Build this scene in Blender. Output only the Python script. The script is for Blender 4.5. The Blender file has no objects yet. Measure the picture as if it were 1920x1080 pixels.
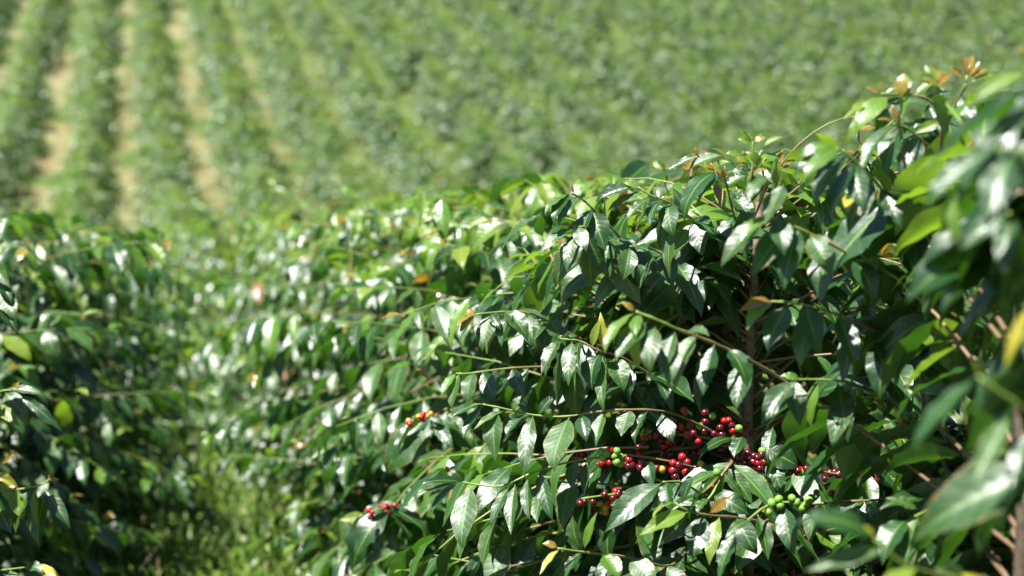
import bpy, math, random
import numpy as np
from mathutils import Vector, Matrix
from mathutils.bvhtree import BVHTree

# ------------------------------------------------------------------ camera, sky, sun, exposure
scene = bpy.context.scene
COL = scene.collection
PITCH = math.radians(-7.3)
CAM_H = 1.30                       # eye height over the path
LENS = 50.0
FPX = LENS / 36.0 * 1920.0         # focal length in photo pixels
cp, sp = math.cos(PITCH), math.sin(PITCH)
CAM = np.array((0.0, 0.0, CAM_H))
RT = np.array((1.0, 0.0, 0.0)); FW = np.array((0.0, cp, sp)); UP = np.array((0.0, -sp, cp))

cam_data = bpy.data.cameras.new("camera")
cam = bpy.data.objects.new("camera", cam_data); COL.objects.link(cam)
cam.location = CAM
cam.rotation_euler = (math.radians(90) + PITCH, 0, 0)
cam_data.lens = LENS; cam_data.sensor_width = 36.0
cam_data.clip_start = 0.05; cam_data.clip_end = 1000
cam_data.dof.use_dof = True
cam_data.dof.focus_distance = 2.28
cam_data.dof.aperture_fstop = 2.8
scene.camera = cam

SUN_EL, SUN_AZ = 66.0, -132.0       # degrees; azimuth measured from +Y (view direction) towards +X
el, az = math.radians(SUN_EL), math.radians(SUN_AZ)
SUN_DIR = Vector((math.sin(az) * math.cos(el), math.cos(az) * math.cos(el), math.sin(el)))
world = bpy.data.worlds.new("World"); scene.world = world
world.use_nodes = True
wn, wl = world.node_tree.nodes, world.node_tree.links
wn.clear()
sky = wn.new("ShaderNodeTexSky"); sky.sky_type = 'NISHITA'; sky.sun_disc = False
sky.sun_elevation = el; sky.sun_rotation = az
sky.altitude = 1400
bg = wn.new("ShaderNodeBackground"); bg.inputs["Strength"].default_value = 0.05
wo = wn.new("ShaderNodeOutputWorld")
wl.new(sky.outputs[0], bg.inputs[0]); wl.new(bg.outputs[0], wo.inputs[0])
sun_data = bpy.data.lights.new("sun", 'SUN')
sun_data.energy = 5.0; sun_data.angle = math.radians(0.53); sun_data.color = (1.0, 0.97, 0.925)
sun = bpy.data.objects.new("sun", sun_data); COL.objects.link(sun)
sun.rotation_euler = (-SUN_DIR).to_track_quat('-Z', 'Y').to_euler()
sun.location = (-20, 0, 40)

scene.view_settings.view_transform = 'Standard'
scene.view_settings.look = 'None'
scene.view_settings.gamma = 1.0
scene.view_settings.exposure = 1.6
scene.render.engine = 'CYCLES'
scene.cycles.use_denoising = True
scene.cycles.max_bounces = 7
scene.cycles.diffuse_bounces = 2
scene.cycles.glossy_bounces = 3
scene.cycles.transmission_bounces = 4
scene.cycles.sample_clamp_indirect = 6.0

RNG = np.random.default_rng(7)
random.seed(7)

# ------------------------------------------------------------------ geometry of the place
def at(px, py, z):
    """a point of the place seen at photo pixel (px, py) at depth z metres"""
    return CAM + RT * ((px - 960) / FPX * z) + UP * ((540 - py) / FPX * z) + FW * z

def to_px(P):
    d = np.asarray(P) - CAM
    z = d @ FW
    return 960 + FPX * (d @ RT) / np.maximum(z, 1e-3), 540 - FPX * (d @ UP) / np.maximum(z, 1e-3), z

def plane_z(y, m, h):
    return CAM_H + (-h + y * (m * cp + sp)) / (cp - m * sp)

def ground_z(x, y):
    x = np.asarray(x, float); y = np.asarray(y, float)
    a = plane_z(y, 0.022, CAM_H * cp)
    b = plane_z(y, 0.409, 11.9)
    d = a - b; k = 2.5
    s = 0.5 * (a + b) + 0.5 * np.sqrt(d * d + k * k) - 0.18 * k
    w = np.clip((y - 12) / 8, 0, 1)
    z = a * (1 - w) + s * w
    far = np.clip((y - 95) / 120, 0, 1)
    z = z - far * far * 14
    z = z + 0.05 * np.sin(x * 0.9 + 0.6 * np.sin(y * 0.5)) * np.sin(y * 0.7 + 1.0) * np.clip((y - 2) / 6, 0, 1)
    z = z + 0.5 * np.sin(x * 0.06 + 1.1) * np.clip((y - 40) / 30, 0, 1)
    return z

def row_xy(k, z):
    """centre of planting row k (0 = row at the camera's left, 1 = at its right) at depth z"""
    q = float(np.clip((z - 5.0) / 17.0, 0, 1)); q = q * q * (3 - 2 * q)
    near_x = -1.10 + 2.05 * k - 0.191 * z - 2.03 * q
    hill_x = -1.0 + 2.0 * k - 0.271 * z
    b = np.clip((z - 21) / 8, 0, 1)
    return near_x * (1 - b) + hill_x * b

def depth_to_y(x, z):
    y = z
    for _ in range(6):
        g = float(ground_z(x, y)) - CAM_H
        y = (z - g * sp) / cp
    return y

# ------------------------------------------------------------------ materials
def new_mat(name):
    m = bpy.data.materials.new(name); m.use_nodes = True
    nt = m.node_tree; nt.nodes.clear()
    return m, nt.nodes, nt.links

def N(nodes, kind, **kw):
    n = nodes.new(kind)
    for k, v in kw.items():
        setattr(n, k, v)
    return n

def math_node(nodes, links, op, a, b=None, c=None):
    n = nodes.new("ShaderNodeMath"); n.operation = op
    for i, v in enumerate((a, b, c)):
        if v is None: continue
        if isinstance(v, (int, float)): n.inputs[i].default_value = v
        else: links.new(v, n.inputs[i])
    return n.outputs[0]

def mix_col(nodes, links, fac, a, b, blend='MIX'):
    n = nodes.new("ShaderNodeMix"); n.data_type = 'RGBA'; n.blend_type = blend
    if isinstance(fac, (int, float)): n.inputs[0].default_value = fac
    else: links.new(fac, n.inputs[0])
    for s, v in ((6, a), (7, b)):
        if isinstance(v, tuple): n.inputs[s].default_value = (*v, 1) if len(v) == 3 else v
        else: links.new(v, n.inputs[s])
    return n.outputs[2]

def ramp(nodes, links, fac, stops):
    r = nodes.new("ShaderNodeValToRGB")
    while len(r.color_ramp.elements) < len(stops): r.color_ramp.elements.new(0.5)
    for e, (p, c) in zip(r.color_ramp.elements, stops):
        e.position = p; e.color = (*c, 1) if len(c) == 3 else c
    links.new(fac, r.inputs[0])
    return r.outputs[0]

def leaf_material(name, tones, under, trans, trans_fac, rough=0.27, spots=0.0, veins=True, spec=0.8):
    m, n, l = new_mat(name)
    geo = N(n, "ShaderNodeNewGeometry"); oi = N(n, "ShaderNodeObjectInfo")
    rnd = math_node(n, l, 'FRACT', math_node(n, l, 'ADD', geo.outputs["Random Per Island"], oi.outputs["Random"]))
    k = len(tones)
    top = ramp(n, l, rnd, [(i / max(1, k - 1), c) for i, c in enumerate(tones)])
    tc = N(n, "ShaderNodeTexCoord")
    noise = N(n, "ShaderNodeTexNoise"); noise.inputs["Scale"].default_value = 26
    l.new(tc.outputs["Object"], noise.inputs["Vector"])
    top = mix_col(n, l, math_node(n, l, 'MULTIPLY', noise.outputs[0], 0.35), top, tones[-1])
    uvn = N(n, "ShaderNodeSeparateXYZ"); l.new(tc.outputs["UV"], uvn.inputs[0])
    au = math_node(n, l, 'ABSOLUTE', math_node(n, l, 'MULTIPLY', math_node(n, l, 'SUBTRACT', uvn.outputs[0], 0.5), 2.0))
    rib = math_node(n, l, 'LESS_THAN', au, 0.07)
    top = mix_col(n, l, math_node(n, l, 'MULTIPLY', rib, 0.55), top, (0.16, 0.26, 0.05))
    # lateral veins as relief
    ph = math_node(n, l, 'SUBTRACT', math_node(n, l, 'MULTIPLY', uvn.outputs[1], math_node(n, l, 'ADD', 7.5, math_node(n, l, 'MULTIPLY', rnd, 3.0))), math_node(n, l, 'MULTIPLY', au, 1.5))
    sv = math_node(n, l, 'ABSOLUTE', math_node(n, l, 'SINE', math_node(n, l, 'MULTIPLY', ph, math.pi)))
    vein = math_node(n, l, 'POWER', sv, 0.5)
    if spots > 0:
        ns = N(n, "ShaderNodeTexNoise"); ns.inputs["Scale"].default_value = 55; ns.inputs["Detail"].default_value = 3
        l.new(tc.outputs["Object"], ns.inputs["Vector"])
        edge = math_node(n, l, 'MULTIPLY', math_node(n, l, 'POWER', au, 6.0), 0.16)
        v = math_node(n, l, 'ADD', ns.outputs[0], edge)
        s1 = math_node(n, l, 'GREATER_THAN', v, 0.74 - spots)
        has = math_node(n, l, 'GREATER_THAN', rnd, 0.55)
        top = mix_col(n, l, math_node(n, l, 'MULTIPLY', s1, has), top, (0.22, 0.12, 0.035))
    # the underside of a leaf is paler and duller than its top
    col = mix_col(n, l, geo.outputs["Backfacing"], top, under)
    b = N(n, "ShaderNodeBsdfPrincipled")
    l.new(col, b.inputs["Base Color"])
    rn = N(n, "ShaderNodeTexNoise"); rn.inputs["Scale"].default_value = 40
    l.new(tc.outputs["Object"], rn.inputs["Vector"])
    r0 = math_node(n, l, 'ADD', math_node(n, l, 'ADD', math_node(n, l, 'MULTIPLY', rn.outputs[0], 0.26), math_node(n, l, 'MULTIPLY', rnd, 0.14)), rough - 0.20)
    r1 = math_node(n, l, 'ADD', r0, math_node(n, l, 'MULTIPLY', geo.outputs["Backfacing"], 0.25))
    l.new(r1, b.inputs["Roughness"])
    b.inputs["Specular IOR Level"].default_value = spec
    if veins:
        bp = N(n, "ShaderNodeBump"); bp.inputs["Strength"].default_value = 0.2; bp.inputs["Distance"].default_value = 0.0012
        hh = math_node(n, l, 'ADD', vein, math_node(n, l, 'MULTIPLY', noise.outputs[0], 1.2))
        l.new(hh, bp.inputs["Height"]); l.new(bp.outputs[0], b.inputs["Normal"])
    t = N(n, "ShaderNodeBsdfTranslucent")
    tcol = mix_col(n, l, math_node(n, l, 'MULTIPLY', vein, 0.0), trans, trans)
    l.new(tcol, t.inputs[0])
    mx = N(n, "ShaderNodeMixShader"); mx.inputs[0].default_value = trans_fac
    l.new(b.outputs[0], mx.inputs[1]); l.new(t.outputs[0], mx.inputs[2])
    o = N(n, "ShaderNodeOutputMaterial"); l.new(mx.outputs[0], o.inputs[0])
    return m

M_LEAF = leaf_material("coffee_leaf", [(0.005, 0.026, 0.005), (0.009, 0.046, 0.006), (0.024, 0.085, 0.008)],
                       (0.065, 0.135, 0.035), (0.10, 0.32, 0.012), 0.17, rough=0.42, spots=0.07)
M_FRESH = leaf_material("fresh_leaf", [(0.045, 0.135, 0.014), (0.080, 0.185, 0.016), (0.150, 0.215, 0.018)],
                        (0.12, 0.2, 0.05), (0.27, 0.48, 0.02), 0.34, rough=0.38)
M_BRONZE = leaf_material("bronze_leaf", [(0.24, 0.145, 0.022), (0.20, 0.11, 0.02), (0.26, 0.21, 0.03)],
                         (0.24, 0.14, 0.05), (0.55, 0.27, 0.02), 0.36, rough=0.28, veins=False)
M_YELLOW = leaf_material("yellow_leaf", [(0.42, 0.36, 0.03), (0.36, 0.33, 0.03)], (0.4, 0.36, 0.08), (0.6, 0.5, 0.03), 0.34, rough=0.35, spots=0.06)
M_DRY = leaf_material("withered_leaf", [(0.20, 0.10, 0.045), (0.26, 0.14, 0.06)], (0.22, 0.13, 0.07), (0.3, 0.14, 0.04), 0.2, rough=0.45)
MATS = {'m': M_LEAF, 'f': M_FRESH, 'b': M_BRONZE, 'y': M_YELLOW, 'd': M_DRY}

def bark_material():
    m, n, l = new_mat("coffee_bark")
    tc = N(n, "ShaderNodeTexCoord"); no = N(n, "ShaderNodeTexNoise"); no.inputs["Scale"].default_value = 60
    l.new(tc.outputs["Object"], no.inputs["Vector"])
    c = ramp(n, l, no.outputs[0], [(0.3, (0.06, 0.042, 0.028)), (0.7, (0.17, 0.13, 0.09))])
    b = N(n, "ShaderNodeBsdfPrincipled"); l.new(c, b.inputs["Base Color"]); b.inputs["Roughness"].default_value = 0.75
    bp = N(n, "ShaderNodeBump"); bp.inputs["Strength"].default_value = 0.5; bp.inputs["Distance"].default_value = 0.002
    l.new(no.outputs[0], bp.inputs["Height"]); l.new(bp.outputs[0], b.inputs["Normal"])
    o = N(n, "ShaderNodeOutputMaterial"); l.new(b.outputs[0], o.inputs[0])
    return m
M_BARK = bark_material()

def twig_material():
    """brown old wood at the base of a branch, green wood at its tip (UV v runs along the branch)"""
    m, n, l = new_mat("coffee_twig")
    tc = N(n, "ShaderNodeTexCoord"); s = N(n, "ShaderNodeSeparateXYZ"); l.new(tc.outputs["UV"], s.inputs[0])
    no = N(n, "ShaderNodeTexNoise"); no.inputs["Scale"].default_value = 45; l.new(tc.outputs["Object"], no.inputs["Vector"])
    v = math_node(n, l, 'ADD', s.outputs[1], math_node(n, l, 'MULTIPLY', math_node(n, l, 'SUBTRACT', no.outputs[0], 0.5), 0.25))
    c = ramp(n, l, v, [(0.35, (0.15, 0.095, 0.055)), (0.62, (0.21, 0.15, 0.06)), (0.8, (0.16, 0.23, 0.045))])
    b = N(n, "ShaderNodeBsdfPrincipled"); l.new(c, b.inputs["Base Color"]); b.inputs["Roughness"].default_value = 0.5
    o = N(n, "ShaderNodeOutputMaterial"); l.new(b.outputs[0], o.inputs[0])
    return m
M_TWIG = twig_material()

def cherry_material(name, c1, c2, rough=0.22):
    m, n, l = new_mat(name)
    oi = N(n, "ShaderNodeObjectInfo"); tc = N(n, "ShaderNodeTexCoord")
    no = N(n, "ShaderNodeTexNoise"); no.inputs["Scale"].default_value = 90; l.new(tc.outputs["Object"], no.inputs["Vector"])
    f = math_node(n, l, 'ADD', math_node(n, l, 'MULTIPLY', no.outputs[0], 0.5), math_node(n, l, 'MULTIPLY', oi.outputs["Random"], 0.5))
    c = mix_col(n, l, f, c1, c2)
    b = N(n, "ShaderNodeBsdfPrincipled"); l.new(c, b.inputs["Base Color"])
    b.inputs["Roughness"].default_value = rough
    b.inputs["Subsurface Weight"].default_value = 0.1
    b.inputs["Subsurface Radius"].default_value = (0.004, 0.002, 0.001)
    o = N(n, "ShaderNodeOutputMaterial"); l.new(b.outputs[0], o.inputs[0])
    return m
M_CH = {'r': cherry_material("red_cherry", (0.34, 0.010, 0.016), (0.24, 0.006, 0.012)),
        'w': cherry_material("wine_cherry", (0.06, 0.005, 0.012), (0.12, 0.006, 0.015)),
        'g': cherry_material("green_cherry", (0.10, 0.24, 0.03), (0.19, 0.34, 0.05)),
        'y': cherry_material("turning_cherry", (0.42, 0.34, 0.03), (0.5, 0.24, 0.03))}

def ground_material():
    m, n, l = new_mat("plantation_ground")
    tc = N(n, "ShaderNodeTexCoord")
    def noise(s, d=4):
        t = N(n, "ShaderNodeTexNoise"); t.inputs["Scale"].default_value = s; t.inputs["Detail"].default_value = d
        l.new(tc.outputs["Object"], t.inputs["Vector"]); return t.outputs[0]
    soil = ramp(n, l, noise(6, 8), [(0.3, (0.12, 0.085, 0.05)), (0.55, (0.21, 0.15, 0.085)), (0.75, (0.30, 0.23, 0.13))])
    straw = ramp(n, l, noise(9, 6), [(0.3, (0.15, 0.135, 0.07)), (0.7, (0.27, 0.245, 0.14))])
    green = ramp(n, l, noise(11, 6), [(0.3, (0.03, 0.06, 0.014)), (0.7, (0.085, 0.125, 0.03))])
    a = mix_col(n, l, ramp(n, l, noise(0.9, 3), [(0.42, (0, 0, 0)), (0.56, (1, 1, 1))]), soil, straw)
    g = ramp(n, l, noise(0.55, 4), [(0.42, (0, 0, 0)), (0.58, (1, 1, 1))])
    # the slope is driest towards its western part, where the rows were weeded to bare soil
    xyz = N(n, "ShaderNodeSeparateXYZ"); l.new(tc.outputs["Object"], xyz.inputs[0])
    v = math_node(n, l, 'ADD', xyz.outputs[0], math_node(n, l, 'MULTIPLY', xyz.outputs[1], 0.27))
    mr = N(n, "ShaderNodeMapRange"); l.new(v, mr.inputs[0])
    mr.inputs[1].default_value = 1.0; mr.inputs[2].default_value = 7.5; mr.inputs[3].default_value = 0.25; mr.inputs[4].default_value = 0.88
    g2 = math_node(n, l, 'MAXIMUM', g, mr.outputs[0])
    c = mix_col(n, l, g2, a, green)
    b = N(n, "ShaderNodeBsdfPrincipled"); l.new(c, b.inputs["Base Color"]); b.inputs["Roughness"].default_value = 0.95
    b.inputs["Specular IOR Level"].default_value = 0.1
    bp = N(n, "ShaderNodeBump"); bp.inputs["Strength"].default_value = 0.7; bp.inputs["Distance"].default_value = 0.04
    l.new(noise(14, 8), bp.inputs["Height"]); l.new(bp.outputs[0], b.inputs["Normal"])
    o = N(n, "ShaderNodeOutputMaterial"); l.new(b.outputs[0], o.inputs[0])
    return m
M_GROUND = ground_material()

def plain_leafy(name, tones, trans, fac, rough=0.45):
    m, n, l = new_mat(name)
    geo = N(n, "ShaderNodeNewGeometry")
    c = ramp(n, l, geo.outputs["Random Per Island"], [(i / (len(tones) - 1), t) for i, t in enumerate(tones)])
    b = N(n, "ShaderNodeBsdfPrincipled"); l.new(c, b.inputs["Base Color"]); b.inputs["Roughness"].default_value = rough
    t = N(n, "ShaderNodeBsdfTranslucent"); t.inputs[0].default_value = (*trans, 1)
    mx = N(n, "ShaderNodeMixShader"); mx.inputs[0].default_value = fac
    l.new(b.outputs[0], mx.inputs[1]); l.new(t.outputs[0], mx.inputs[2])
    o = N(n, "ShaderNodeOutputMaterial"); l.new(mx.outputs[0], o.inputs[0])
    return m
M_GRASS = plain_leafy("path_grass", [(0.06, 0.13, 0.02), (0.11, 0.20, 0.03), (0.15, 0.23, 0.04), (0.19, 0.24, 0.06)], (0.3, 0.46, 0.05), 0.3)
M_STRAW = plain_leafy("dry_stalk", [(0.36, 0.28, 0.14), (0.48, 0.40, 0.22)], (0.4, 0.3, 0.1), 0.2, 0.7)
M_PETAL = plain_leafy("yellow_petal", [(0.75, 0.55, 0.02), (0.8, 0.62, 0.04)], (0.8, 0.55, 0.02), 0.3, 0.5)

# ------------------------------------------------------------------ mesh helpers
def tag(o, label=None, cat=None, group=None, kind=None):
    if label: o["label"] = label
    if cat: o["category"] = cat
    if group: o["group"] = group
    if kind: o["kind"] = kind
    return o

def mesh_np(name, V, F, uv=None, mats=(), midx=None, smooth=True):
    """a mesh from numpy arrays; F is (n, 3) or (n, 4), uv per vertex"""
    me = bpy.data.meshes.new(name)
    V = np.asarray(V, np.float32); F = np.asarray(F, np.int32)
    k = F.shape[1]
    me.vertices.add(len(V)); me.vertices.foreach_set("co", V.ravel())
    me.loops.add(F.size); me.loops.foreach_set("vertex_index", F.ravel())
    me.polygons.add(len(F))
    me.polygons.foreach_set("loop_start", np.arange(0, F.size, k, dtype=np.int32))
    if uv is not None:
        lay = me.uv_layers.new(name="UVMap")
        lay.data.foreach_set("uv", np.asarray(uv, np.float32)[F.ravel()].ravel())
    for m in mats: me.materials.append(m)
    if midx is not None: me.polygons.foreach_set("material_index", np.asarray(midx, np.int32))
    me.polygons.foreach_set("use_smooth", np.full(len(F), smooth))
    me.update(calc_edges=True); me.validate()
    return me

def obj(name, me, parent=None):
    o = bpy.data.objects.new(name, me); COL.objects.link(o)
    if parent is not None: o.parent = parent
    return o

def empty(name, loc):
    o = bpy.data.objects.new(name, None); COL.objects.link(o)
    o.location = Vector(loc); o.empty_display_size = 0.1
    return o

def unit(v):
    v = np.asarray(v, float); return v / (np.linalg.norm(v) + 1e-12)

def tube(pts, rad, sides=6):
    pts = np.asarray(pts, float); n = len(pts)
    V, F, U = [], [], []
    ref = np.array((0.13, 0.21, 0.97))
    for i in range(n):
        t = unit(pts[min(i + 1, n - 1)] - pts[max(i - 1, 0)])
        a = np.cross(t, ref)
        if np.linalg.norm(a) < 0.05: a = np.cross(t, (1, 0, 0))
        a = unit(a); b = np.cross(t, a)
        for s in range(sides):
            an = 2 * math.pi * s / sides
            V.append(pts[i] + rad[i] * (math.cos(an) * a + math.sin(an) * b)); U.append((s / sides, i / (n - 1)))
    for i in range(n - 1):
        for s in range(sides):
            s2 = (s + 1) % sides
            F.append((i * sides + s, i * sides + s2, (i + 1) * sides + s2, (i + 1) * sides + s))
    V.append(pts[-1]); U.append((0.5, 1.0))
    e = len(V) - 1
    for s in range(sides):
        F.append(((n - 1) * sides + s, (n - 1) * sides + (s + 1) % sides, e, e))
    return np.array(V), np.array(F), np.array(U)

def leaf_template(nl, nc, width, droop, fold, wave, nwave, phase, twist, tipcurl=0.0):
    """unit-length leaf: chord along +Y, top side +Z; returns V, quads, uv"""
    # midrib as an arc
    ts = np.linspace(0, 1, nl + 1)
    ang = (0.5 - ts) * droop - tipcurl * np.clip(ts - 0.7, 0, 1) * 3
    y = np.concatenate([[0], np.cumsum(np.cos(ang[:-1]) * np.diff(ts))])
    z = np.concatenate([[0], np.cumsum(np.sin(ang[:-1]) * np.diff(ts))])
    # align chord with Y
    L = math.hypot(y[-1], z[-1]); ca, sa = y[-1] / L, z[-1] / L
    y, z = (y * ca + z * sa) / L, (-y * sa + z * ca) / L
    pet = 0.07
    V, U = [], []
    us = np.linspace(-1, 1, nc + 1)
    for i, t in enumerate(ts):
        q = max(0.0, (t - pet) / (1 - pet))
        w = math.sin(math.pi * min(1, q * 1.03) ** 0.88) ** 0.9 if 0 < q < 0.97 else 0.0
        w *= (1.0 - 0.35 * q ** 2.5)
        w = max(w, 0.09 * (1 - q) / 0.15) if q > 0.85 else w
        hw = 0.5 * width * w + (0.010 if t < 0.985 else 0.002)
        dy = (z[min(i + 1, nl)] - z[max(i - 1, 0)]); dx = (y[min(i + 1, nl)] - y[max(i - 1, 0)])
        nn = unit((0, -dy, dx))
        tw = twist * (t - 0.4)
        for u in us:
            lift = fold * abs(u) * hw + wave * math.sin(2 * math.pi * nwave * t + phase + (0.9 if u > 0 else 0)) * u * u * (w ** 0.5)
            ridge = 0.0
            x = u * hw * math.cos(fold * 0.7)
            xx = x * math.cos(tw) - lift * math.sin(tw); ll = x * math.sin(tw) + lift * math.cos(tw)
            V.append((xx, y[i] + nn[1] * ll, z[i] + nn[2] * ll)); U.append(((u + 1) / 2, t))
    F = []
    m = nc + 1
    for i in range(nl):
        for j in range(nc):
            F.append((i * m + j, i * m + j + 1, (i + 1) * m + j + 1, (i + 1) * m + j))
    return np.array(V), np.array(F, np.int32), np.array(U)

TR = np.random.default_rng(3)
HI, LO, FAR = [], [], []
for i in range(20):
    p = dict(width=TR.uniform(0.31, 0.48), droop=TR.uniform(0.15, 1.5), fold=TR.uniform(0.03, 0.45), wave=TR.uniform(0.010, 0.026),
             nwave=TR.uniform(2.5, 5.0), phase=TR.uniform(0, 6), twist=TR.uniform(-0.8, 0.8), tipcurl=TR.uniform(-0.3, 1.0))
    HI.append(leaf_template(18, 6, **p)); LO.append(leaf_template(5, 2, **p)); FAR.append(leaf_template(3, 2, **p))
for i in (5, 10, 16):      # insect-eaten and torn margins
    V, F, U = HI[i]
    r0 = int(TR.integers(6, 13)); edge = int(TR.integers(0, 2)) * 5
    drop = {r0 * 6 + edge, (r0 + 1) * 6 + edge}
    HI[i] = (V, np.array([f for q, f in enumerate(F) if q not in drop], np.int32), U)
LEAF_MESH = {}
for kk, mm in MATS.items():
    for i in range(len(HI)):
        if kk in 'bdy' and i >= 4: continue
        V, F, U = HI[i]
        LEAF_MESH[kk, i] = mesh_np({'m': 'leaf', 'f': 'fresh_leaf', 'b': 'bronze_leaf', 'y': 'yellow_leaf', 'd': 'withered_leaf'}[kk], V, F, U, [mm])

def frame(chord, normal):
    yv = unit(chord); zv = normal - yv * np.dot(normal, yv)
    if np.linalg.norm(zv) < 1e-4: zv = np.cross(yv, (1, 0, 0.1))
    zv = unit(zv); xv = np.cross(yv, zv)
    return np.stack([xv, yv, zv], axis=1)

class Leaf:
    __slots__ = ("pos", "R", "L", "kind", "var", "wid", "hero", "branch", "score")
    def __init__(s, pos, chord, normal, L, kind='m', var=None, wid=1.0, hero=False, branch=None):
        s.pos = np.asarray(pos, float); s.R = frame(np.asarray(chord, float), np.asarray(normal, float)); s.L = L
        s.kind = kind; s.var = int(RNG.integers(0, 20)) if var is None else var
        s.wid = wid; s.hero = hero; s.branch = branch; s.score = 0.0
    def mat3(s):
        return s.R * np.array((s.L * s.wid, s.L, s.L * (0.6 + 0.4 * s.wid)))

def join_leaves(name, leaves, lib):
    """one mesh that holds many leaves"""
    keys = ['m', 'f', 'b', 'y', 'd']
    Vs, Fs, Us, Ms = [], [], [], []; base = 0
    for lf in leaves:
        V, F, U = lib[lf.var]
        Vs.append(V @ lf.mat3().T + lf.pos); Fs.append(F + base); Us.append(U); Ms.append(np.full(len(F), keys.index(lf.kind)))
        base += len(V)
    return mesh_np(name, np.concatenate(Vs), np.concatenate(Fs), np.concatenate(Us), [MATS[k] for k in keys], np.concatenate(Ms))

def join_tubes(name, tubes, mat):
    Vs, Fs, Us = [], [], []; b = 0
    for V, F, U in tubes:
        Vs.append(V); Fs.append(F + b); Us.append(U); b += len(V)
    V = np.concatenate(Vs); F = np.concatenate(Fs); U = np.concatenate(Us)
    # closing fans are stored as degenerate quads: split into two calls is not needed, turn all into triangles
    T = np.concatenate([F[:, [0, 1, 2]], F[F[:, 2] != F[:, 3]][:, [0, 2, 3]]])
    return mesh_np(name, V, T, U, [mat])

# ------------------------------------------------------------------ the coffee bush
class Branch:
    def __init__(s, pts, r0, r1=0.0018):
        s.pts = np.asarray(pts, float); n = len(s.pts)
        s.rad = np.linspace(r0, r1, n); s.leaves = []; s.cherries = []; s.hero = False
    def at(s, t):
        q = t * (len(s.pts) - 1); i = min(int(q), len(s.pts) - 2); f = q - i
        p = s.pts[i] * (1 - f) + s.pts[i + 1] * f
        return p, unit(s.pts[i + 1] - s.pts[i])

Z = np.array((0, 0, 1.0))

def stem_point(base, H, h, lean):
    return base + np.array((lean[0] * h * h, lean[1] * h * h, h))

def dress(rng, br, t0, step, tophint, length, fresh, jitter=1.0, tip_bronze=0.4):
    """leaf pairs along a branch, hanging to both sides"""
    seg = np.linalg.norm(np.diff(br.pts, axis=0), axis=1).sum()
    npair = max(2, int(seg * (1 - t0) / step))
    for i in range(npair + 1):
        t = t0 + (1 - t0) * i / npair
        p, T = br.at(min(t, 0.999))
        side = np.cross(T, Z)
        if np.linalg.norm(side) < 0.2: side = np.array((math.cos(i * 1.6), math.sin(i * 1.6), 0))
        side = unit(side)
        last = i == npair
        for sgn in (-1, 1):
            if rng.random() < 0.07: continue
            hang = rng.uniform(0.45, 1.5) if not last else rng.uniform(-0.2, 0.5)
            if T[2] > 0.6: hang *= 0.45
            chord = side * sgn * rng.uniform(0.55, 1.0) + T * rng.uniform(0.25, 0.8) - Z * hang + rng.normal(0, 0.13 * jitter, 3)
            nrm = Z * 0.70 + unit(np.array((T[0], T[1], 0)) + 1e-6) * 0.35 + side * sgn * 0.25 + rng.normal(0, 0.28 * jitter, 3)
            L = length * float(np.clip(rng.normal(0.95, 0.2), 0.5, 1.35))
            kind = 'm'
            if last:
                L *= rng.uniform(0.35, 0.6); kind = 'b' if rng.random() < tip_bronze else 'f'
            elif i >= npair - 1 and rng.random() < fresh + 0.15:
                L *= 0.8; kind = 'f'
            elif rng.random() < fresh * 0.5: kind = 'f'
            elif rng.random() < 0.0015: kind = 'y'
            elif rng.random() < 0.003: kind = 'd'
            v = int(rng.integers(0, 20)) if kind in 'mf' else int(rng.integers(0, 4))
            br.leaves.append(Leaf(p, chord, nrm, L, kind, v, rng.uniform(0.88, 1.12)))

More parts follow.
